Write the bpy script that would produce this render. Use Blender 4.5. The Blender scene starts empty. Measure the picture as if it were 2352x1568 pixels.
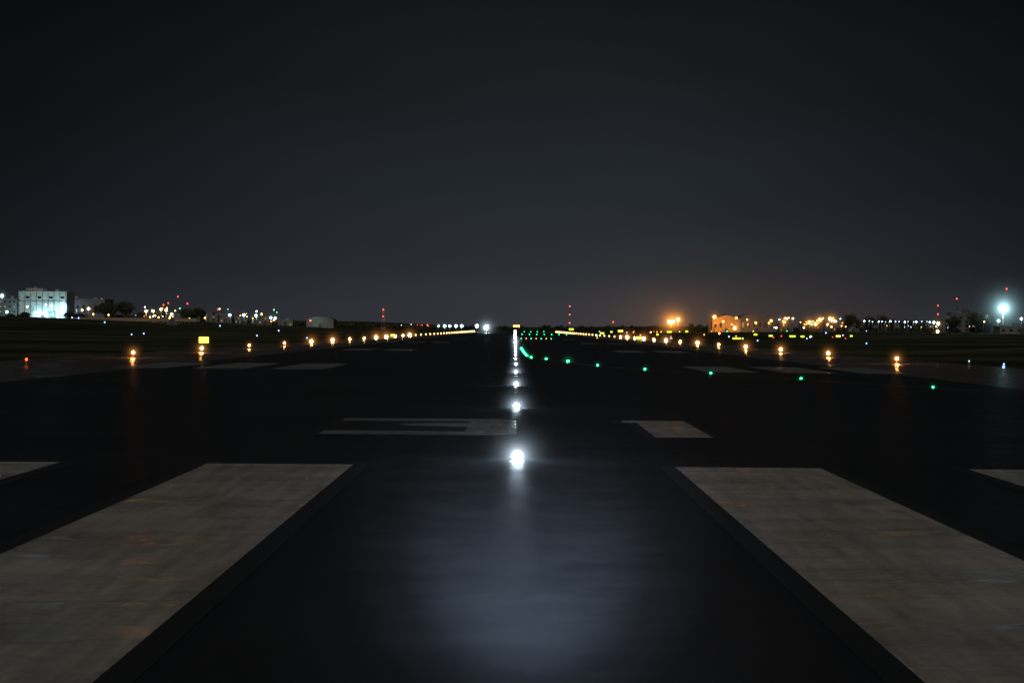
import bpy, math, random
from mathutils import Vector, Matrix
R=random.Random(7)
sc=bpy.context.scene
F=5553.0; H=2.4; ROLL=0.0078
def hy(px): return 755+ROLL*(px-1183)
def bx(px): return (px-1183)/F          # bearing tangent
def zat(px,py,D): return H+(hy(px)-py)*D/F
def sm(a,b,x):
    t=max(0,min(1,(x-a)/(b-a))); return t*t*(3-2*t)
def ter(x,y):
    if x<0:
        z=4.8*sm(60,230,-x)*sm(350,1000,y)+1.2*sm(45,120,-x)*sm(250,700,y)
    else:
        z=1.6*sm(60,230,x)*sm(400,1000,y)+0.8*sm(45,120,x)*sm(300,700,y)
        z+=1.1*math.exp(-((x-66)/14)**2-((y-250)/70)**2)
    z+=5*sm(2350,3300,y)
    if abs(x)>48: z+=0.25*math.sin(x*.021+y*.013)*sm(48,100,abs(x))
    return z
# ---------------- materials
mats={}
def newmat(n):
    m=bpy.data.materials.new(n); m.use_nodes=True; nt=m.node_tree
    return m,nt,nt.nodes["Principled BSDF"]
def simple(n,c,rough=.7,metal=0,var=.25,scale=1.5):
    if n in mats: return mats[n]
    m,nt,b=newmat(n)
    tc=nt.nodes.new("ShaderNodeTexCoord"); no=nt.nodes.new("ShaderNodeTexNoise"); no.inputs["Scale"].default_value=scale
    no.inputs["Detail"].default_value=6
    mx=nt.nodes.new("ShaderNodeMix"); mx.data_type='RGBA'
    mx.inputs[6].default_value=(*[k*(1-var) for k in c],1); mx.inputs[7].default_value=(*[min(1,k*(1+var)) for k in c],1)
    nt.links.new(tc.outputs["Object"],no.inputs["Vector"]); nt.links.new(no.outputs["Fac"],mx.inputs[0])
    nt.links.new(mx.outputs[2],b.inputs["Base Color"])
    b.inputs["Roughness"].default_value=rough; b.inputs["Metallic"].default_value=metal
    mats[n]=m; return m
def emis(n,c,s):
    if n in mats: return mats[n]
    m,nt,b=newmat(n)
    b.inputs["Base Color"].default_value=(.02,.02,.02,1)
    b.inputs["Emission Color"].default_value=(*c,1); b.inputs["Emission Strength"].default_value=s
    mats[n]=m; return m
WHITE=(.66,.84,1.0); AMB=(1.0,.36,.07); GRN=(.02,1.0,.32); RED=(1,.06,.03); CYA=(.5,.93,1.0); ORG=(1,.36,.05); YEL=(1,.85,.12); BLU=(.25,.4,1)
WARM=(1,.72,.35)
e_white=emis("lens_white",WHITE,130); e_amb=emis("lens_amber",(1,.5,.16),90); e_grn=emis("lens_green",GRN,26)
e_grnf=emis("lens_green_far",GRN,3.5)
e_red=emis("lens_red",RED,8); e_cya=emis("lens_cool_white",CYA,22); e_org=emis("lens_sodium",ORG,20)
e_warm=emis("lens_warm",WARM,16); e_blu=emis("lens_blue",BLU,4); e_sign=emis("sign_face_yellow",(1,.78,.08),3.0); e_signg=emis("sign_face_lime",(.75,1,.06),1.6)
e_dim=[emis("lens_dim_orange",(1,.4,.08),3),emis("lens_dim_white",(.7,.85,1),2.2),emis("lens_dim_red",RED,2.5)]
e_amb_far=emis("lens_amber_far",(1.0,.56,.18),5)
e_win=emis("window_lit",(.75,.9,.8),.22); e_winw=emis("window_warm",(1,.5,.15),.35)
metal=simple("galvanised_steel",(.28,.29,.3),.45,.6)
ymetal=simple("yellow_painted_metal",(.55,.33,.03),.5)
dkmetal=simple("dark_metal",(.05,.05,.05),.5)
redp=simple("red_paint",(.45,.04,.03),.5); whp=simple("white_paint",(.7,.7,.68),.5)
glass=simple("dark_glass",(.02,.03,.035),.15)
def W_limestone(): return simple("limestone",(.30,.26,.2),.85,scale=.3)
# halo: self-glowing volume that imitates lens bloom, no real haze
hm=bpy.data.materials.new("bloom_emission"); hm.use_nodes=True; nt=hm.node_tree; nt.nodes.clear()
o=nt.nodes.new("ShaderNodeOutputMaterial"); em=nt.nodes.new("ShaderNodeEmission"); oi=nt.nodes.new("ShaderNodeObjectInfo"); tc=nt.nodes.new("ShaderNodeTexCoord")
ln=nt.nodes.new("ShaderNodeVectorMath"); ln.operation='LENGTH'
def M(op,a,b=None,nt_=None):
    n=(nt_ or nt).nodes.new("ShaderNodeMath"); n.operation=op
    for i,v in enumerate((a,b)):
        if v is None: continue
        if isinstance(v,(int,float)): n.inputs[i].default_value=v
        else: (nt_ or nt).links.new(v,n.inputs[i])
    return n.outputs[0]
nt.links.new(tc.outputs["Object"],ln.inputs[0]); r=ln.outputs["Value"]
inv=M('MAXIMUM',M('SUBTRACT',.97,r),0); p=M('POWER',inv,3.5)
q=M('ADD',1,M('POWER',M('DIVIDE',r,.085),2.4)); fo=M('DIVIDE',p,q)
st=M('MULTIPLY',fo,oi.outputs["Alpha"])
nt.links.new(oi.outputs["Color"],em.inputs["Color"]); nt.links.new(st,em.inputs["Strength"]); nt.links.new(em.outputs[0],o.inputs["Volume"])
hm.cycles.volume_step_rate=0.25
# --------------- mesh builder
class MB:
    def __init__(s): s.v=[];s.f=[];s.m=[];s.mats=[];s.sm=[]
    def mi(s,m):
        if m not in s.mats: s.mats.append(m)
        return s.mats.index(m)
    def face(s,pts,m,smooth=False):
        b=len(s.v); s.v+= [tuple(p) for p in pts]; s.f.append(tuple(range(b,b+len(pts)))); s.m.append(s.mi(m)); s.sm.append(smooth)
    def box(s,x0,x1,y0,y1,z0,z1,m):
        b=len(s.v); s.v+=[(x0,y0,z0),(x1,y0,z0),(x1,y1,z0),(x0,y1,z0),(x0,y0,z1),(x1,y0,z1),(x1,y1,z1),(x0,y1,z1)]
        for q in ((0,3,2,1),(4,5,6,7),(0,1,5,4),(1,2,6,5),(2,3,7,6),(3,0,4,7)):
            s.f.append(tuple(b+i for i in q)); s.m.append(s.mi(m)); s.sm.append(False)
    def tube(s,p0,p1,r0,r1,m,n=8,cap=True):
        p0=Vector(p0);p1=Vector(p1); d=(p1-p0).normalized(); a=d.orthogonal().normalized(); c=d.cross(a); b=len(s.v)
        for p,r_ in((p0,r0),(p1,r1)):
            for i in range(n):
                t=2*math.pi*i/n; s.v.append(tuple(p+a*math.cos(t)*r_+c*math.sin(t)*r_))
        k=s.mi(m)
        for i in range(n):
            j=(i+1)%n; s.f.append((b+i,b+j,b+n+j,b+n+i)); s.m.append(k); s.sm.append(True)
        if cap:
            s.f.append(tuple(b+n+i for i in range(n))); s.m.append(k); s.sm.append(False)
            s.f.append(tuple(b+n-1-i for i in range(n))); s.m.append(k); s.sm.append(False)
    def sphere(s,c,r_,m,nu=10,nv=6,zs=1.0):
        b=len(s.v); k=s.mi(m); cx,cy,cz=c
        s.v.append((cx,cy,cz-r_*zs))
        for j in range(1,nv):
            ph=-math.pi/2+math.pi*j/nv
            for i in range(nu):
                t=2*math.pi*i/nu; s.v.append((cx+r_*math.cos(ph)*math.cos(t),cy+r_*math.cos(ph)*math.sin(t),cz+r_*zs*math.sin(ph)))
        s.v.append((cx,cy,cz+r_*zs)); top=len(s.v)-1
        for i in range(nu):
            s.f.append((b,b+1+(i+1)%nu,b+1+i)); s.m.append(k); s.sm.append(True)
            for j in range(nv-2):
                q=b+1+j*nu; s.f.append((q+i,q+(i+1)%nu,q+nu+(i+1)%nu,q+nu+i)); s.m.append(k); s.sm.append(True)
            q=b+1+(nv-2)*nu; s.f.append((q+i,q+(i+1)%nu,top)); s.m.append(k); s.sm.append(True)
    def done(s,name,loc=(0,0,0),parent=None):
        me=bpy.data.meshes.new(name); me.from_pydata(s.v,[],s.f); 
        for m in s.mats: me.materials.append(m)
        me.polygons.foreach_set("material_index",s.m); me.polygons.foreach_set("use_smooth",s.sm); me.update()
        ob=bpy.data.objects.new(name,me); ob.location=loc; sc.collection.objects.link(ob)
        if parent: ob.parent=parent
        return ob
_h=MB(); _h.sphere((0,0,0),1,hm,24,16); _ho=_h.done("tmp"); HM=_ho.data; HM.name="bloom_glow"; bpy.data.objects.remove(_ho)
def halo(parent,off,Rr,col,s):  # bloom put in as a glowing ball around the light
    ob=bpy.data.objects.new("bloom_glow",HM); sc.collection.objects.link(ob); ob.parent=parent; ob.location=off
    ob.scale=(Rr,)*3; ob.color=(*col,s*1.15/Rr); return ob
def lamp(parent,off,col,power,r_=.2,name="lamp_light"):
    l=bpy.data.lights.new(name,'POINT'); l.color=col; l.energy=power; l.shadow_soft_size=r_
    ob=bpy.data.objects.new(name,l); sc.collection.objects.link(ob); ob.parent=parent; ob.location=off; return ob
# --------------- terrain
def grass():
    m,nt,b=newmat("grass"); tc=nt.nodes.new("ShaderNodeTexCoord")
    n1=nt.nodes.new("ShaderNodeTexNoise"); n1.inputs["Scale"].default_value=.02; n1.inputs["Detail"].default_value=9
    n2=nt.nodes.new("ShaderNodeTexNoise"); n2.inputs["Scale"].default_value=1.3; n2.inputs["Detail"].default_value=6
    for n in(n1,n2): nt.links.new(tc.outputs["Object"],n.inputs["Vector"])
    cr=nt.nodes.new("ShaderNodeValToRGB"); e=cr.color_ramp.elements
    e[0].position=.38;e[0].color=(.022,.032,.018,1); e[1].position=.62;e[1].color=(.11,.125,.062,1)
    ad=nt.nodes.new("ShaderNodeMath"); ad.operation='MULTIPLY_ADD'; ad.inputs[1].default_value=.4; 
    nt.links.new(n2.outputs["Fac"],ad.inputs[0]); sb=nt.nodes.new("ShaderNodeMath"); sb.operation='SUBTRACT'; sb.inputs[1].default_value=.2
    nt.links.new(n1.outputs["Fac"],sb.inputs[0]); nt.links.new(sb.outputs[0],ad.inputs[2]); nt.links.new(ad.outputs[0],cr.inputs[0])
    nt.links.new(cr.outputs[0],b.inputs["Base Color"]); b.inputs["Roughness"].default_value=.95; b.inputs["Specular IOR Level"].default_value=.1
    bp=nt.nodes.new("ShaderNodeBump"); bp.inputs["Strength"].default_value=1; bp.inputs["Distance"].default_value=.3
    nt.links.new(n2.outputs["Fac"],bp.inputs["Height"]); nt.links.new(bp.outputs[0],b.inputs["Normal"]); return m
g=MB(); gm=grass(); g.mi(gm)
xs=sorted(set([-6000,-4000,-2500,-1500,-1000,-800]+[i*20 for i in range(-35,36)]+[-48,-45,45,48]+[45+4*i for i in range(14)]+[800,1000,1500,2500,4000,6000]))
ys=sorted(set([-400,-100,0,60]+list(range(100,500,20))+list(range(500,3400,50))+[3600,4000,5000,7000,12000]))
for y in ys:
    for x in xs: g.v.append((x,y,ter(x,y)-.03))
nx=len(xs)
for j in range(len(ys)-1):
    for i in range(nx-1):
        a=j*nx+i; g.f.append((a,a+1,a+nx+1,a+nx)); g.m.append(0); g.sm.append(True)
g.done("grass_ground")
# --------------- pavement
def asphalt(name,c0,c1,r0,r1,spec=.5):
    m,nt,b=newmat(name); tc=nt.nodes.new("ShaderNodeTexCoord")
    mp=nt.nodes.new("ShaderNodeMapping"); mp.inputs["Scale"].default_value=(.7,.5,1); nt.links.new(tc.outputs["Object"],mp.inputs[0])
    n1=nt.nodes.new("ShaderNodeTexNoise"); n1.inputs["Scale"].default_value=1.0; n1.inputs["Detail"].default_value=12; n1.inputs["Roughness"].default_value=.68; nt.links.new(mp.outputs[0],n1.inputs["Vector"])
    n2=nt.nodes.new("ShaderNodeTexNoise"); n2.inputs["Scale"].default_value=45; n2.inputs["Detail"].default_value=3; nt.links.new(tc.outputs["Object"],n2.inputs["Vector"])
    n3=nt.nodes.new("ShaderNodeTexNoise"); n3.inputs["Scale"].default_value=.09; n3.inputs["Detail"].default_value=5; nt.links.new(tc.outputs["Object"],n3.inputs["Vector"])
    av=nt.nodes.new("ShaderNodeMath"); av.operation='ADD'; nt.links.new(n1.outputs["Fac"],av.inputs[0]); nt.links.new(n3.outputs["Fac"],av.inputs[1])
    mr=nt.nodes.new("ShaderNodeMapRange"); mr.inputs[1].default_value=.6; mr.inputs[2].default_value=1.4; nt.links.new(av.outputs[0],mr.inputs[0])
    mx=nt.nodes.new("ShaderNodeMix"); mx.data_type='RGBA'; mx.inputs[6].default_value=(*c0,1); mx.inputs[7].default_value=(*c1,1); nt.links.new(mr.outputs[0],mx.inputs[0])
    nt.links.new(mx.outputs[2],b.inputs["Base Color"])
    mr2=nt.nodes.new("ShaderNodeMapRange"); mr2.inputs[1].default_value=.35; mr2.inputs[2].default_value=.65; mr2.inputs[3].default_value=r0; mr2.inputs[4].default_value=r1; nt.links.new(n1.outputs["Fac"],mr2.inputs[0])
    nt.links.new(mr2.outputs[0],b.inputs["Roughness"]); b.inputs["Specular IOR Level"].default_value=spec
    bp=nt.nodes.new("ShaderNodeBump"); bp.inputs["Strength"].default_value=.3; bp.inputs["Distance"].default_value=.006
    nt.links.new(n2.outputs["Fac"],bp.inputs["Height"]); nt.links.new(bp.outputs[0],b.inputs["Normal"]); return m
def sheet(name,polys,z,m):
    b=MB()
    for p in polys: b.face([(x,y,z) for x,y in p],m)
    return b.done(name)
def rect(x0,x1,y0,y1): return [(x0,y0),(x1,y0),(x1,y1),(x0,y1)]
a_run=asphalt("runway_asphalt",(.019,.026,.033),(.036,.045,.054),.40,.56,.32)
a_sh=asphalt("shoulder_asphalt",(.085,.075,.063),(.15,.13,.115),.24,.36,.5)
sheet("runway_shoulder",[rect(-34,34,-60,2250)],-.008,a_sh)
sheet("runway",[rect(-21.5,21.5,-60,2250)],0,a_run)
def paint(name,c,dark,amt,rough=(.22,.55),crk=.6):
    m,nt,b=newmat(name); tc=nt.nodes.new("ShaderNodeTexCoord")
    def noise(sc_,det,mpv=None,rg=.5):
        n=nt.nodes.new("ShaderNodeTexNoise"); n.inputs["Scale"].default_value=sc_; n.inputs["Detail"].default_value=det; n.inputs["Roughness"].default_value=rg
        if mpv:
            mp=nt.nodes.new("ShaderNodeMapping"); mp.inputs["Scale"].default_value=mpv; nt.links.new(tc.outputs["Object"],mp.inputs[0]); nt.links.new(mp.outputs[0],n.inputs["Vector"])
        else: nt.links.new(tc.outputs["Object"],n.inputs["Vector"])
        return n.outputs["Fac"]
    big=noise(.3,5); fine=noise(5,14,None,.8); streak=noise(1,10,(5.0,.3,1),.65)
    sp=nt.nodes.new("ShaderNodeSeparateXYZ"); nt.links.new(tc.outputs["Object"],sp.inputs[0])
    wob=M('MULTIPLY',noise(.35,2),.9,nt)
    jy=M('LESS_THAN',M('ABSOLUTE',M('SUBTRACT',M('MODULO',M('ADD',sp.outputs[1],M('MULTIPLY',wob,.3,nt),nt),9.3,nt),7.1,nt)),.06,nt)
    jd=M('LESS_THAN',M('ABSOLUTE',M('SUBTRACT',M('MODULO',M('ADD',M('ADD',M('MULTIPLY',sp.outputs[0],1.0,nt),100,nt),M('ADD',M('MULTIPLY',sp.outputs[1],-.09,nt),wob,nt),nt),2.3,nt),1.15,nt)),.018,nt)
    crack=M('MULTIPLY',M('MULTIPLY',M('MAXIMUM',jy,jd,nt),crk,nt),M('GREATER_THAN',noise(.5,2),.42,nt),nt)
    s=M('ADD',M('MULTIPLY',big,.33,nt),M('ADD',M('MULTIPLY',fine,.37,nt),M('MULTIPLY',streak,.4,nt),nt),nt)
    mr=nt.nodes.new("ShaderNodeMapRange"); mr.inputs[1].default_value=.45; mr.inputs[2].default_value=.66; mr.inputs[3].default_value=0; mr.inputs[4].default_value=amt; nt.links.new(s,mr.inputs[0])
    f=M('MINIMUM',M('ADD',mr.outputs[0],crack,nt),1,nt)
    mx=nt.nodes.new("ShaderNodeMix"); mx.data_type='RGBA'; mx.inputs[6].default_value=(*c,1); mx.inputs[7].default_value=(*dark,1); nt.links.new(f,mx.inputs[0])
    nt.links.new(mx.outputs[2],b.inputs["Base Color"]); b.inputs["Specular IOR Level"].default_value=.4
    rr=nt.nodes.new("ShaderNodeMapRange"); rr.inputs[1].default_value=.42; rr.inputs[2].default_value=.6; rr.inputs[3].default_value=rough[1]; rr.inputs[4].default_value=rough[0]
    nt.links.new(noise(.7,6,(.5,1.4,1)),rr.inputs[0]); nt.links.new(rr.outputs[0],b.inputs["Roughness"])
    bp=nt.nodes.new("ShaderNodeBump"); bp.inputs["Strength"].default_value=.5; bp.inputs["Distance"].default_value=.012
    nt.links.new(fine,bp.inputs["Height"]); nt.links.new(bp.outputs[0],b.inputs["Normal"]); return m
p_w=paint("white_runway_paint",(.78,.74,.69),(.25,.23,.21),.85)
p_old=paint("worn_white_paint",(.40,.41,.42),(.1,.1,.1),.9)
p_blk=simple("black_border_paint",(.034,.039,.046),.6)
p_yel=paint("yellow_taxi_paint",(.45,.27,.04),(.1,.07,.03),.7)
st=[(2.82,5.36),(7.95,10.45),(13.05,15.55),(18.15,20.65)]
wh=[];bk=[]
for a,b in st:
    for s in(1,-1):
        x0,x1=sorted((a*s,b*s)); wh.append(rect(x0,x1,12.3,42.3)); bk.append(rect(x0-.27,x1+.27,12.0,42.75))
sheet("threshold_marking_border",bk,.004,p_blk); sheet("threshold_marking",wh,.008,p_w)
# digits 3 and 1
three=[rect(-4.42,-1.15,54.4,56.3),rect(-4.45,-1.15,62.2,64.0),[(-2.95,60.3),(-2.5,59.4),(-1.15,58.9),(-1.15,61.3),(-2.5,61.0)],
       [(-1.15,54.4),(-.35,54.4),(.05,55.2),(.05,63.2),(-.35,64),(-1.15,64)]]
sheet("runway_number_3",three,.008,p_old)
sheet("runway_number_3_border",[rect(-4.68,.3,53.9,64.5)],.004,p_blk)
one=[rect(3.15,4.45,54.0,63.8),[(2.8,62.3),(3.15,62.3),(3.15,63.8),(2.8,63.8)]]
sheet("runway_number_1",one,.008,paint("grey_white_paint",(.62,.59,.54),(.2,.19,.17),.75)); sheet("runway_number_1_border",[rect(2.9,4.72,53.5,64.3),rect(2.5,2.9,61.7,64.3)],.004,p_blk)
tz=[]
for y0,n in((138,3),(255,2),(400,3),(550,1)):
    for k in range(n):
        for s in(1,-1):
            x0,x1=sorted((s*(11+4.5*k),s*(14+4.5*k))); tz.append(rect(x0,x1,y0,y0+22.5))
sheet("touchdown_zone_marking",tz,.004,p_old)
sheet("runway_centreline_marking",[rect(-.42,.42,110+60*i,140+60*i) for i in range(34)],.004,paint("faded_paint",(.16,.16,.16),(.05,.05,.05),.9))
# --------------- centreline lights
def inset_light(name,x,y,lens,rad,hcol=None,hR=0,hs=0,up=.05,pw=0):
    b=MB(); b.tube((0,0,0),(0,0,.03),.17,.13,metal,14); b.tube((0,0,.03),(0,0,up*.8),.12,.07,metal,12)
    b.sphere((0,-.03,max(up,rad*.6)),rad,lens,12,8)
    o_=b.done(name,(x,y,.009))
    if hR: halo(o_,(0,-.05,max(up,rad*.6)),hR,hcol,hs)
    if pw: lamp(o_,(0,-.3,.35),hcol,pw,.1)
    return o_
y=44.4;i=0
while y<2150:
    rad=max(.10-.01*min(i,3),y*.00038)
    if i<16:
        inset_light("runway_centreline_light",.06,y,e_white,rad,WHITE,max(1.25*(.95**i),y*.005),13 if i<4 else 6,pw=(7,5,4)[i] if i<3 else 0)
    else: inset_light("runway_centreline_light",.05,y,e_white if y<900 else e_cya,rad)
    y+=29;i+=1
# green lead-on taxiway lights
gp=[(17.8,102.9),(14.1,119.1),(10.7,132),(7.75,144),(5.4,157.7),(3.84,175),(2.45,189.3),(1.33,199),(1.05,212),(.95,224),(.9,238),(.85,252),(.8,268),(.76,288)]
for k,(x,yy) in enumerate(gp):
    inset_light("taxiway_centreline_light",x,yy,e_grn,yy*(.00042 if k not in(5,) else .0006) if k<8 else yy*.0004,GRN,yy*(.0065 if k in(5,) else .004),4)
line=[(46,66),(34,77),(26,86.5),(21.5,94.5)]+gp[:8]+[(.9,212),(.75,240),(.7,300)]
b=MB()
for (x0,y0),(x1,y1) in zip(line,line[1:]):
    b.face([(x0-.1,y0-.1,.013),(x0+.1,y0+.1,.013),(x1+.1,y1+.1,.013),(x1-.1,y1-.1,.013)],p_yel)
b.done("taxiway_centreline_marking")
# --------------- edge lights
def edge_light(x,y,lens,rad,hR=0,hs=0,col=AMB,name="runway_edge_light",hgt=.35,pw=0):
    b=MB(); b.tube((0,0,0),(0,0,.03),.14,.14,ymetal,12); b.tube((0,0,.03),(0,0,hgt-.15),.03,.03,ymetal,8)
    b.tube((0,0,hgt-.15),(0,0,hgt-.05),.05,.09,ymetal,12); b.sphere((0,0,hgt+rad*.3),rad,lens,12,8,1.1)
    o_=b.done(name,(x,y,ter(x,y) if abs(x)>34 else 0))
    if hR: halo(o_,(0,0,hgt+rad*.3),hR,col,hs)
    if pw: lamp(o_,(0,-.25,hgt+.3),col,pw,.12)
    return o_
for i in range(40):
    y=143+40*i
    for s in(-1,1):
        big=(i%4 in(1,2)) if s<0 else (i in(1,2,3) or i%2==0)
        if i==1: big=True
        if i<14: 
            red=(i==0)
            rad=y*(.00058 if big else .0004)
            if red: edge_light(28.9*s,y,e_red if s<0 else e_blu,y*.0005,y*.004,2,RED if s<0 else BLU)
            else: edge_light(28.9*s,y,e_amb,rad,y*(.0085 if big else .005),9 if big else 5,pw=(170 if big else 70) if i<9 else 0)
        else: edge_light(28.9*s,y,e_amb_far,y*.00030)
# --------------- taxiway field lights and signs right
def sign(px,py,D,w,h_,face,legs=True,glow=0):
    x=bx(px)*D; z0=ter(x,D); zc=zat(px,py,D); zb=max(.2,zc-z0-h_/2)
    b=MB(); b.box(-w/2,w/2,0,.22,zb,zb+h_,dkmetal); b.box(-w/2+.04,w/2-.04,-.012,-.002,zb+.04,zb+h_-.04,face)
    for k in(-.35,.35): b.box(w*k-.04,w*k+.04,.06,.14,0,zb-.002,dkmetal)
    o_=b.done("taxiway_guidance_sign",(x,D,z0))
    if glow: halo(o_,(0,-.02,zb+h_/2),glow,(1,.75,.12),1.2)
    return o_
sign(468,781,317,1.35,.85,e_sign,glow=2.2)
sign(902,771,600,1.15,.7,e_signg,glow=2.4)
sign(1468,776,520,1.1,.7,e_sign,glow=2.2)
for px,py,D,w in((1312,756,1100,2.2),(1383,765,800,1.4),(1425,760,950,2.0),(1404,762,900,.8),(1537,762,900,1.8),(1577,761,900,1.1),(1692,777,520,1.9),(1510,768,760,.8),(1735,768,760,1.2),(1770,771,700,1.2),(1820,772,720,1.9),(1843,773,720,1.2),(1862,773,720,.8),(1925,774,720,1.4),(1955,775,720,.8)):
    sign(px,py,D,w,D*.0008,e_signg if R.random()<.6 else e_sign)
def tlight(px,py,lens,sz,name="taxiway_edge_light"):
    D=(H-.3)*F/max(2.2,(py-hy(px))); x=bx(px)*D
    return edge_light(x,D,lens,max(.05,sz*D/F/2),name=name)
for k in range(7): tlight(1197+k*11.5,778+.1*k,[e_grnf,e_dim[0]][k%2],2.6)
for k in range(7): tlight(1199+k*17,768+.15*k,e_grnf,2.4)
for k in range(4): tlight(1204+k*15,762,e_grnf,2.0)
for k in range(44):
    px=R.uniform(1300,2000); tlight(px,hy(px)+R.choice([6,7,8,11,13,15,17,20])+R.uniform(-.5,.5),R.choice([e_grnf,e_dim[0],e_dim[0],e_dim[2],e_dim[1],e_blu,e_org]),R.uniform(2,3.4))
for px,py in((590,772),(705,777),(165,758),(180,759),(330,770),(505,762),(2226,831),(2306,838),(1740,783),(1990,790),(302,771),(640,765),(240,762)):
    tlight(px,py,e_blu,3.2)
# --------------- approach / far end lights
def post_light(px,py,D,lens,szpx,col,hR=0,hs=0,name="approach_light",power=0):
    x=bx(px)*D; z0=ter(x,D); zc=zat(px,py,D)-z0; rad=szpx*D/F/2; zc=max(zc,rad+.3)
    b=MB(); b.tube((0,0,0),(0,0,zc-rad*.8),.08,.05,metal,8); b.box(-.3,.3,-.05,.25,zc-rad*.8,zc-rad*.8+.1,dkmetal); b.sphere((0,-.05,zc),rad,lens)
    o_=b.done(name,(x,D,z0))
    if hR: halo(o_,(0,-.05,zc),hR*D/F,col,hs)
    if power: lamp(o_,(0,-rad-.3,zc),col,power)
    return o_
for px,sz in((1007,3),(1021,6),(1033,5),(1047,6),(1060,6),(1095,7)): post_light(px,748.5,1700,e_cya,sz,CYA,18,3.4)
post_light(1117,752,1250,e_white,10,WHITE,56,12,power=4000)
for px in(1181,1186,1191): post_light(px,748.5,2240,e_org,4,ORG,14,3,"runway_end_light")
for k in range(16): post_light(R.uniform(900,1005),R.uniform(744,750),R.uniform(1800,2300),R.choice(e_dim),R.uniform(1.5,2.6),CYA)
# --------------- buildings
def building(name,px0,px1,pyt,D,depth,wall,rows,cols,lit=.2,parapet=True,winmat=e_win,roof=None):
    x0=bx(px0)*D;x1=bx(px1)*D;w=x1-x0; xc=(x0+x1)/2; z0=ter(xc,D)-.3; h_=zat((px0+px1)/2,pyt,D)-z0
    e=bpy.data.objects.new(name,None); sc.collection.objects.link(e); e.location=(xc,D,z0)
    b=MB(); b.box(-w/2,w/2,0,depth,0,h_,wall); b.done("walls",parent=e)
    b=MB()
    if roof=='gable':
        rr=w*.16; zt=h_+.003
        b.face([(-w/2-.3,-.3,zt),(w/2+.3,-.3,zt),(0,-.3,zt+rr)],wall); b.face([(-w/2-.3,depth,zt),(0,depth,zt+rr),(w/2+.3,depth,zt)],wall)
        b.face([(-w/2-.3,-.3,zt),(0,-.3,zt+rr),(0,depth,zt+rr),(-w/2-.3,depth,zt)],metal); b.face([(w/2+.3,-.3,zt),(w/2+.3,depth,zt),(0,depth,zt+rr),(0,-.3,zt+rr)],metal)
    elif roof=='arch':
        n=12;rr=w*.14; pts=[(-w/2*math.cos(math.pi*k/n),h_+.003+rr*math.sin(math.pi*k/n)) for k in range(n+1)]
        b.face([(x,-.2,z) for x,z in pts],wall)
        for (xa,za),(xb,zb) in zip(pts,pts[1:]): b.face([(xa,-.2,za),(xb,-.2,zb),(xb,depth,zb),(xa,depth,za)],metal,True)
    else:
        b.box(-w/2-.15,w/2+.15,-.15,.1,h_+.003,h_+.5,wall); b.box(-w/2-.15,-w/2+.15,.1,depth,h_+.003,h_+.5,wall); b.box(w/2-.15,w/2+.15,.1,depth,h_+.003,h_+.5,wall)
        if w>8:
            for k in range(int(w/6)):
                xx=R.uniform(-w/2+1.5,w/2-1.5); b.box(xx-.9,xx+.9,depth*.3,depth*.3+2,h_+.003,h_+R.uniform(.9,1.9),metal)
    b.done("roof",parent=e)
    b=MB()
    for r_ in range(rows):
        for c in range(cols):
            cx=-w/2+(c+.5)*w/cols; cz=(r_+.55)*h_/rows; ww=w/cols*.2; hh=h_/rows*.17
            m=winmat if R.random()<lit else glass
            b.box(cx-ww,cx+ww,-.03,-.003,cz-hh,cz+hh,m); b.box(cx-ww-.1,cx+ww+.1,-.12,-.003,cz-hh-.15,cz-hh-.004,wall)
    if rows and cols: b.done("windows",parent=e)
    b=MB(); b.box(-1.0,1.0,-.05,-.004,.3,2.6,dkmetal); b.done("door",parent=e)
    return e
lime=W_limestone(); white=simple("white_render",(.5,.52,.53),.8,scale=.2,var=.15); grey=simple("grey_cladding",(.12,.135,.15),.6,scale=.2)
dimw=simple("weathered_render",(.2,.21,.22),.8,scale=.2)
# left industrial complex
b1=building("warehouse",42,152,671,1300,24,white,0,0,.0)
b=MB()
for k in range(9): b.box(-12.6+3.1*k,-12.4+3.1*k,-.2,-.003,.4,14.8,grey)
b.box(-12.9,12.9,-.25,-.21,9.6,9.9,grey); b.done("pilasters",parent=b1)
b=MB()
for k in(1,3,5,7): b.box(-12.6+3.1*k+.6,-12.6+3.1*k+2.5,-.05,-.004,11.2,12.4,glass)
b.box(3.2,7.2,-.06,-.004,.3,4.6,grey); b.done("windows",parent=b1)
for x in(-2,3,8): lamp(b1,(x,-3.4,2.4),CYA,1700,.4)
lamp(b1,(11.5,-2.2,6.5),CYA,1500,.4); lamp(b1,(-10,-14,8),CYA,900,.4); 
for x in(-3,2,6,11):
    bb=MB(); bb.tube((0,0,0),(0,0,2.6),.08,.06,metal); bb.sphere((0,0,2.9),.3,e_cya); o_=bb.done("wall_floodlight",(x,-2.5,.3),b1); halo(o_,(0,0,2.9),7,CYA,3)
b2=building("office_building",-60,38,687,1330,20,dimw,4,9,.3,winmat=e_win); lamp(b2,(14,-6,4),CYA,900,.4)
b3=building("factory_hall",157,240,688,1340,30,grey,1,6,.0); lamp(b3,(-7,-6,5),(.7,.85,1),900,.4)
building("rooftop_plant_room",60,98,664,1322,10,white,1,3,0)
for px,py,D,c,sz,hh in((4,679,1280,e_cya,7,36),(62,704,1270,e_warm,4,0),(105,700,1275,e_warm,3,0),(118,702,1275,e_warm,5,20),(147,708,1270,e_cya,6,36),(203,709,1240,e_warm,6,28),(188,712,1240,e_warm,4,14),(15,716,1260,e_cya,5,26)):
    post_light(px,py,D,c,sz,CYA if c is e_cya else WARM,hh,3,"street_lamp")
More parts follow.
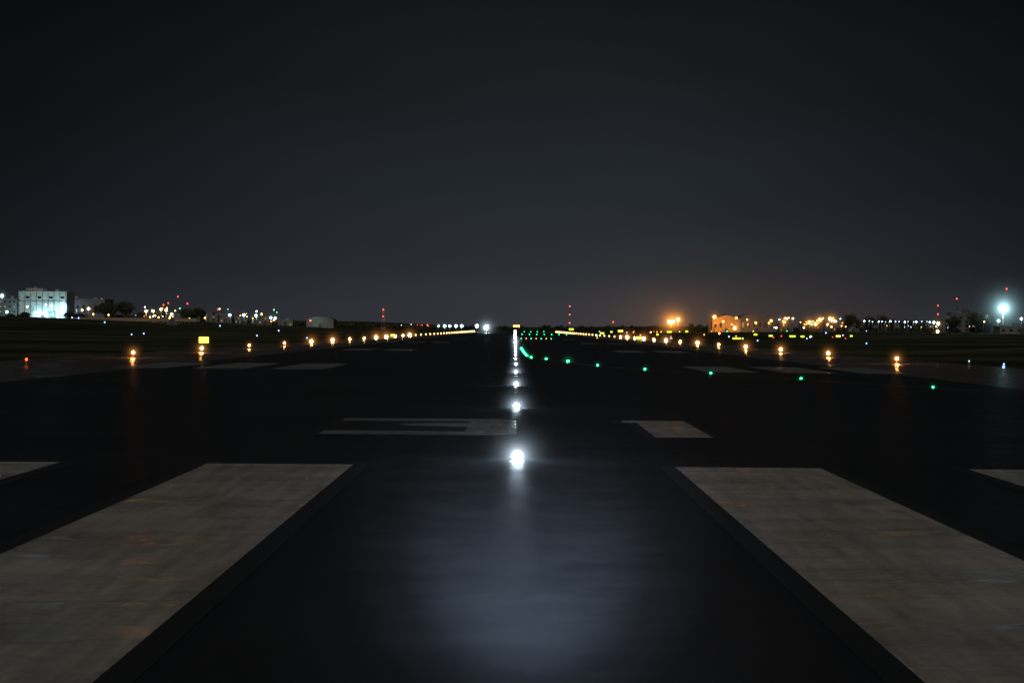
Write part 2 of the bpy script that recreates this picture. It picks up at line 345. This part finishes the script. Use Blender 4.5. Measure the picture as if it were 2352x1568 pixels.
# town
def street_lamp(px,py,D,lens,sz,col,hR=0,hs=1.2,power=0):
    x=bx(px)*D; z0=ter(x,D); zc=max(2.5,zat(px,py,D)-z0); rad=sz*D/F/2
    b=MB(); b.tube((0,0,0),(0,0,zc+.2),.12,.07,metal,6); b.tube((0,0,zc+.2),(0,-1.4,zc+.3),.06,.05,metal,6); b.box(-.25,.25,-1.9,-1.1,zc+.15,zc+.32,dkmetal)
    b.sphere((0,-1.5,zc-rad*.5),rad,lens,8,6); o_=b.done("street_lamp",(x,D,z0))
    if hR: halo(o_,(0,-1.5,zc-rad*.5),hR*D/F,col,hs*1.4)
    if power: lamp(o_,(0,-1.6,zc-rad-.3),col,power,.3)
    return o_
hs_=[lime,dimw,grey]
for k in range(22):
    p=R.uniform(300,640); w=R.uniform(14,34); D=R.uniform(1350,1600)
    building("town_house",p,p+w,R.uniform(714,727)+(p-300)*.028,D,10,R.choice(hs_),2,3,.2,winmat=R.choice([e_win,e_winw]))
for k in range(48):
    px=R.uniform(305,640); c,col=R.choice([(e_cya,CYA),(e_warm,WARM),(e_org,ORG),(e_org,ORG),(e_dim[0],ORG),(e_dim[1],CYA),(e_dim[2],RED),(emis("lens_dim_green",(.2,1,.5),3),GRN)]); py=R.uniform(704,738)+(px-300)*.02
    street_lamp(px,py,R.uniform(1150,1500),c,R.uniform(1.2,3.4),col,R.choice([0,0,14]) if c in(e_cya,e_warm,e_org) else 0,1.2)
for px,py in((336,713),(352,713),(382,711),(370,709),(395,720)): street_lamp(px,py,1120,e_warm,5,WARM,22,1.8,700)
for px,py in((622,728),(632,729),(560,722),(588,723),(528,722)): street_lamp(px,py,1300,e_cya,5,CYA,24,1.8,500)
def mast(px,pyt,D,nred=2,name="radio_mast",w=.9,band=False,base=None):
    x=bx(px)*D; z0=ter(x,D); t=zat(px,pyt,D)-z0; b=MB()
    n=max(4,int(t/2.2))
    for k in range(n):
        za=t*k/n; zb=t*(k+1)/n; wa=w*(1-.6*k/n); wb=w*(1-.6*(k+1)/n); mm=(redp if k%2 else whp) if band else metal
        for sx,sy in((1,1),(1,-1),(-1,1),(-1,-1)): b.tube((sx*wa,sy*wa,za),(sx*wb,sy*wb,zb),.06,.06,mm,5)
        for s in(1,-1): b.tube((-wa,s*wa,za),(wb,s*wb,zb),.04,.04,mm,4); b.tube((wa,s*wa,za),(-wb,s*wb,zb),.04,.04,mm,4)
    for k in range(nred): b.sphere((0,-w,t*(1-k*.33)+.3),2.6*D/F/2,e_red,8,6)
    o_=b.done(name,(x,D,z0)); return o_
for px,py,D in((408,682,1600),(430,698,1600),(233,688,1380),(500,711,1700),(386,697,1600),(375,701,1600)): mast(px,py,D,1,w=.5)
mast(880,712,1500,2,band=True,w=1.1,name="control_mast"); mast(1308,704,2300,3,w=.6); mast(1408,740,2300,1,w=.4)
mast(2153,703,1300,2,w=.5); mast(2196,687,1500,1,w=.5)
hg=building("hangar",703,766,736,1500,30,dimw,0,0,roof='arch'); lamp(hg,(-2,-6,4),(.6,1,.8),350,.4)
street_lamp(713,735,1480,e_red,4,RED)
b=MB()
for k in range(14): 
    b.box(-26+4*k,-22.4+4*k,0,.25,0,1.5,lime); b.box(-26.3+4*k,-26.003+4*k,-.1,.35,0,1.8,lime)
b.done("boundary_wall",(bx(300)*1080,1080,ter(bx(300)*1080,1080)))
for px in(215,250,345,365,390): street_lamp(px,738,1060,e_org,3,ORG,0,1,150)
building("equipment_hut",383,406,741,900,3,grey,1,1,0)
# right: sodium floodlights
def floodmast(px,py,D,lens,sz,col,hR,hs,power,n=3,name="floodlight_mast"):
    x=bx(px)*D; z0=ter(x,D); zc=zat(px,py,D)-z0; rad=sz*D/F/2
    b=MB(); b.tube((0,0,0),(0,0,zc),.28,.16,metal,8); wd=n*rad*1.05
    b.box(-wd,wd,-.15,.15,zc-.15,zc+.15,dkmetal)
    for k in range(n):
        xx=(k-(n-1)/2)*rad*2.0; b.box(xx-rad*.8,xx+rad*.8,-.5,-.16,zc-.5,zc+.6,dkmetal); b.sphere((xx,-.6,zc),rad,lens,10,8)
    o_=b.done(name,(x,D,z0)); halo(o_,(0,-.8,zc),hR*D/F,col,hs); lamp(o_,(0,-2.5,zc-1),col,power,.5); return o_
floodmast(1541,739,1500,emis("flood_sodium",(1,.55,.12),26),8,ORG,110,13,2500,2)
floodmast(1557,734,1520,emis("flood_sodium",(1,.55,.12),26),7,ORG,70,9,2500,1)
floodmast(2303,708,900,emis("flood_cool",(.6,.95,1),40),10,CYA,120,16,3500,2)
# sodium-lit hangars
oc=simple("ochre_cladding",(.34,.24,.13),.7,scale=.2)
h1=building("hangar",1636,1700,733,1450,30,oc,1,5,.4,winmat=e_winw,roof='gable'); lamp(h1,(-6,-7,6),ORG,4200,.4); lamp(h1,(4,-8,5),ORG,2200,.4)
h2=building("hangar",1700,1777,731,1480,30,grey,1,6,.2,winmat=e_winw,roof='arch'); lamp(h2,(-5,-9,5),ORG,1800,.4)
for px,py,sz,hR in((1640,726,7,46),(1687,751,8,56),(1660,737,4,18),(1735,740,4,18),(1765,741,3,14),(1715,733,3,0),(1770,735,5,26),(1690,729,4,18)): street_lamp(px,py,1400,e_org,sz,ORG,hR,4,350)
for k in range(14):
    p=R.uniform(1770,1960); building("town_house",p,p+R.uniform(14,30),R.uniform(736,746),R.uniform(1500,1700),10,R.choice(hs_),2,3,.3,winmat=e_winw)
for k in range(38):
    px=R.uniform(1775,1950); c,col=R.choice([(e_org,ORG),(e_org,ORG),(e_warm,WARM),(e_cya,CYA),(e_dim[0],ORG)]); street_lamp(px,R.uniform(729,754),R.uniform(1300,1500),c,R.uniform(1.4,4.0),col,R.choice([0,12,20]),1.6)
for px,py,sz in((1858,738,7),(1872,742,7),(1882,732,6),(1905,730,7),(1912,733,5),(1800,738,5)): street_lamp(px,py,1350,e_org,sz,ORG,48,4,500)
for k in range(17):
    px=1985+k*10+R.uniform(-3,3); street_lamp(px,737+.008*(px-1985)+R.uniform(-1,1.5),1250,e_cya if k%3==0 else e_dim[1],R.uniform(2,3.4),CYA,12 if k%3==0 else 0,1.2,100 if k%3==0 else 0)
for k in range(14):
    px=R.uniform(2000,2350); street_lamp(px,R.uniform(738,762),R.uniform(950,1250),R.choice([e_dim[0],e_dim[1],e_dim[0],e_warm]),R.uniform(1.4,2.6),WARM)
hb=building("terminal_building",2165,2290,734,1150,20,grey,3,8,.05); lamp(hb,(6,-12,8),CYA,450,.5)
building("terminal_annex",2186,2240,720,1180,14,grey,2,4,.05)
building("cargo_shed",2296,2400,752,880,12,dimw,1,6,.1)
street_lamp(2153,741,1100,e_warm,7,(1,.8,.3),34,3,600); post_light(2153,763,900,e_warm,6,(1,.8,.3),24,4,"apron_light",100); street_lamp(2143,739,1100,e_cya,5,CYA,18,1.5); street_lamp(2291,735,1000,e_cya,6,CYA,26,2)
post_light(2345,732,900,e_cya,5,CYA,28,3); 
# tower crane
D=1900;px=2310;x=bx(px)*D;z0=ter(x,D);t=zat(px,664,D)-z0; zj=zat(px,681,D)-z0
b=MB(); n=14
for k in range(n):
    za=t*k/n;zb=t*(k+1)/n
    for sx,sy in((1,1),(1,-1),(-1,1),(-1,-1)): b.tube((sx*.8,sy*.8,za),(sx*.8,sy*.8,zb),.1,.1,ymetal,4)
    b.tube((-.8,-.8,za),(.8,-.8,zb),.07,.07,ymetal,4)
for x0,x1 in((-16,10),):
    for zz,yy in((0,-.6),(0,.6),(1.2,0)): b.tube((x0,yy,zj+zz),(x1,yy,zj+zz),.09,.09,ymetal,4)
    for k in range(13): xx=x0+2*k; b.tube((xx,-.6,zj),(xx+1,0,zj+1.2),.06,.06,ymetal,4); b.tube((xx+1,0,zj+1.2),(xx+2,-.6,zj),.06,.06,ymetal,4)
b.tube((0,0,t),(-13,0,zj+1.2),.05,.05,metal,4); b.tube((0,0,t),(8,0,zj+1.2),.05,.05,metal,4); b.box(8,10,-.7,.7,zj-1.6,zj-.1,grey)
b.sphere((0,-1,t+.3),.5,e_red,8,6); b.done("tower_crane",(x,D,z0))
# --------------- trees
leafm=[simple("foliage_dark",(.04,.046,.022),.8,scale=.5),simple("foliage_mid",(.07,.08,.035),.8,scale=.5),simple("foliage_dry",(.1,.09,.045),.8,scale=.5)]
bark=simple("bark",(.09,.065,.045),.9)
def add_tree(b,ox,oy,oz,w,h_,n,seed,leaf=.45):
    r_=random.Random(seed); b.tube((ox,oy,oz),(ox,oy,oz+h_*.35),w*.035,w*.025,bark,7)
    cl=[]
    for k in range(8):
        a=2*math.pi*k/8+r_.uniform(-.3,.3); rr=r_.uniform(.15,.36)*w; zz=oz+h_*r_.uniform(.4,.82)
        c=(ox+rr*math.cos(a),oy+rr*math.sin(a),zz); cl.append((c,w*r_.uniform(.13,.22)))
        b.tube((ox,oy,oz+h_*r_.uniform(.25,.35)),c,w*.015,w*.005,bark,5)
    cl.append(((ox,oy,oz+h_*.8),w*.2)); cl.append(((ox+w*.05,oy,oz+h_*.6),w*.25))
    for k in range(n):
        c,rad=r_.choice(cl); d=Vector((r_.gauss(0,1),r_.gauss(0,1),r_.gauss(0,.75))); d=d.normalized()*rad*r_.uniform(.5,1.15); d.z*=.8*h_/w+.3
        p=Vector(c)+d; u=Vector((r_.gauss(0,1),r_.gauss(0,1),r_.gauss(0,1))).normalized()*leaf*r_.uniform(.5,1.2); v=u.orthogonal().normalized()*leaf*r_.uniform(.4,.9)
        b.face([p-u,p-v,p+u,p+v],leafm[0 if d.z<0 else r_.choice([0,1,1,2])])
def tree(name,px,pyt,D,wpx,n=1100,seed=1):
    x=bx(px)*D; z0=ter(x,D); h_=zat(px,pyt,D)-z0; b=MB(); add_tree(b,0,0,-.2,wpx*D/F,h_,n,seed); return b.done(name,(x,D,z0))
tree("tree",243,694,1100,56,1800,3); tree("tree",285,692,1110,50,1600,4); tree("tree",425,708,1150,40,1200,5); tree("tree",452,706,1160,44,1300,6)
tree("tree",160,716,1230,34,900,8); tree("tree",182,718,1230,30,800,9); tree("tree",55,716,1230,36,800,10); tree("tree",22,722,1240,30,600,11)
tree("tree",325,716,1250,30,700,12)
tree("pine_tree",1952,718,1400,34,1000,13); tree("pine_tree",1998,724,1420,40,1000,14); tree("pine_tree",2028,722,1430,34,900,15); tree("tree",2215,708,1250,50,1200,16); tree("tree",2265,716,1140,40,900,17); tree("tree",2240,714,1140,40,900,18); tree("tree",2190,724,1140,36,900,19)
def treeline(name,pxa,pxb,pya,pyb,D,step,seed,leaf=.9):
    r_=random.Random(seed); b=MB(); x0=bx(pxa)*D; p=pxa
    while p<pxb:
        x=bx(p)*D; y=D+r_.uniform(-20,20); top=pya+(pyb-pya)*(p-pxa)/(pxb-pxa)+r_.uniform(-4,3); h_=max(2.5,zat(p,top,D)-ter(x,y))
        add_tree(b,x-x0,y-D,ter(x,y)-.3,r_.uniform(1.1,1.7)*step*D/F,h_,160,r_.random(),leaf); p+=step*r_.uniform(.7,1.2)
    b.done(name,(x0,D,0))
treeline("distant_tree_line",480,1000,733,748,1650,13,21); treeline("distant_tree_line",1590,1960,745,752,1600,14,22); treeline("distant_tree_line",1955,2170,730,738,1420,13,23); treeline("distant_tree_line",2160,2500,742,748,1350,16,24)
treeline("distant_tree_line",-100,320,726,732,1400,14,25); treeline("distant_tree_line",1200,1600,750,751,2600,11,26,1.2); treeline("distant_tree_line",960,1170,749,750,2700,11,27,1.2)
# --------------- world
w=bpy.data.worlds.new("World"); sc.world=w; w.use_nodes=True; nt=w.node_tree; nt.nodes.clear()
out=nt.nodes.new("ShaderNodeOutputWorld"); bg=nt.nodes.new("ShaderNodeBackground"); tc=nt.nodes.new("ShaderNodeTexCoord")
sep=nt.nodes.new("ShaderNodeSeparateXYZ"); nt.links.new(tc.outputs["Generated"],sep.inputs[0])
cr=nt.nodes.new("ShaderNodeValToRGB"); els=cr.color_ramp.elements
stops=[(0,(.034,.036,.044)),(.06,(.033,.035,.043)),(.16,(.0255,.030,.037)),(.4,(.0165,.0208,.0265)),(.65,(.0118,.0145,.0175)),(.95,(.0082,.0088,.0094))]
els[0].position=0; els[0].color=(*stops[0][1],1); els[1].position=.95; els[1].color=(*stops[-1][1],1)
for p,c in stops[1:-1]:
    e=els.new(p); e.color=(*c,1)
zz=M('DIVIDE',sep.outputs[2],.142,nt); nt.links.new(zz,cr.inputs[0])
def gauss(v,s):
    d=nt.nodes.new("ShaderNodeVectorMath"); d.operation='SUBTRACT'; nt.links.new(tc.outputs["Generated"],d.inputs[0]); d.inputs[1].default_value=v
    m=nt.nodes.new("ShaderNodeVectorMath"); m.operation='DIVIDE'; nt.links.new(d.outputs[0],m.inputs[0]); m.inputs[1].default_value=s
    l=nt.nodes.new("ShaderNodeVectorMath"); l.operation='LENGTH'; nt.links.new(m.outputs[0],l.inputs[0])
    return M('POWER',2.71828,M('MULTIPLY',M('POWER',l.outputs["Value"],2.0,nt),-1.0,nt),nt)
gl=gauss((0.015,1,.03),(.18,1.2,.35))
fac=M('ADD',M('MULTIPLY',gl,.82,nt),.18,nt)
nz=nt.nodes.new("ShaderNodeTexNoise"); nz.inputs["Scale"].default_value=9; nz.inputs["Detail"].default_value=3; mpn=nt.nodes.new("ShaderNodeMapping"); mpn.inputs["Scale"].default_value=(1,1,2.6); nt.links.new(tc.outputs["Generated"],mpn.inputs[0]); nt.links.new(mpn.outputs[0],nz.inputs["Vector"])
fac=M('MULTIPLY',fac,M('ADD',M('MULTIPLY',nz.outputs["Fac"],.4,nt),.80,nt),nt)
def scl(colsock,f):
    n=nt.nodes.new("ShaderNodeVectorMath"); n.operation='SCALE'
    if isinstance(colsock,tuple): n.inputs[0].default_value=colsock
    else: nt.links.new(colsock,n.inputs[0])
    if isinstance(f,(int,float)): n.inputs["Scale"].default_value=f
    else: nt.links.new(f,n.inputs["Scale"])
    return n.outputs[0]
def vadd(a,b):
    n=nt.nodes.new("ShaderNodeVectorMath"); n.operation='ADD'; nt.links.new(a,n.inputs[0]); nt.links.new(b,n.inputs[1]); return n.outputs[0]
c=scl(cr.outputs[0],fac)
c=vadd(c,scl((.036,.015,.003),gauss((.0655,1,.003),(.02,.5,.013))))
c=vadd(c,scl((.021,.009,.001),gauss((.09,1,.0),(.06,.5,.024))))
c=vadd(c,scl((.009,.015,.020),gauss((.205,1,.0),(.035,.5,.016))))
c=vadd(c,scl((.006,.011,.016),gauss((-.195,1,.0),(.045,.5,.014))))
sky=nt.nodes.new("ShaderNodeTexSky"); sky.sky_type='NISHITA'; sky.sun_disc=False; sky.sun_elevation=math.radians(24); sky.sun_rotation=math.radians(185)
c=vadd(c,scl(sky.outputs[0],.00004))
nt.links.new(c,bg.inputs[0]); bg.inputs[1].default_value=1; nt.links.new(bg.outputs[0],out.inputs[0])
# dim fill sun added from behind to brighten the runway paint
s=bpy.data.lights.new("fill_sun",'SUN'); s.energy=.5; s.angle=math.radians(6); s.color=(1,.94,.86)
so=bpy.data.objects.new("fill_sun",s); sc.collection.objects.link(so); so.rotation_euler=(math.radians(66),0,math.radians(-8))
# made-up lamp stand behind the viewpoint, added to throw the pool of light ahead
b=MB(); b.tube((0,0,0),(0,0,2.0),.05,.04,metal,10); b.box(-.22,.22,-.25,-.05,2.0,2.5,dkmetal); b.box(-.5,.5,-.25,.25,0,.06,dkmetal)
fl=b.done("added_floodlight",(.06,-1.2,.004))
def spot(energy,size,tgt):  # unseen spot added to shape the pool on the pavement
    sp=bpy.data.lights.new("added_pool_beam",'SPOT'); sp.energy=energy; sp.color=(.72,.82,1); sp.spot_size=math.radians(size); sp.spot_blend=1; sp.shadow_soft_size=.08
    o_=bpy.data.objects.new("added_pool_beam",sp); sc.collection.objects.link(o_); o_.parent=fl; o_.location=(0,.12,2.3)
    d=Vector(tgt)-Vector((.06,-1.08,2.3)); o_.rotation_euler=d.to_track_quat('-Z','Y').to_euler()
spot(190000,6.4,(.14,28.5,0)); spot(95000,9.6,(.2,34,0)); spot(14000,15,(.2,40,0))
# --------------- camera
cd=bpy.data.cameras.new("camera"); cam=bpy.data.objects.new("camera",cd); sc.collection.objects.link(cam); sc.camera=cam
cd.sensor_width=36; cd.lens=85*1.0; cd.clip_start=.1; cd.clip_end=20000
yaw=(1183-1176)/F; pitch=(784-755)/F
cam.matrix_world=Matrix.Translation((0,0,H))@Matrix.Rotation(yaw,4,'Z')@Matrix.Rotation(math.pi/2-pitch,4,'X')@Matrix.Rotation(ROLL,4,'Z')
sc.view_settings.view_transform='Standard'; sc.view_settings.look='None'; sc.view_settings.exposure=0
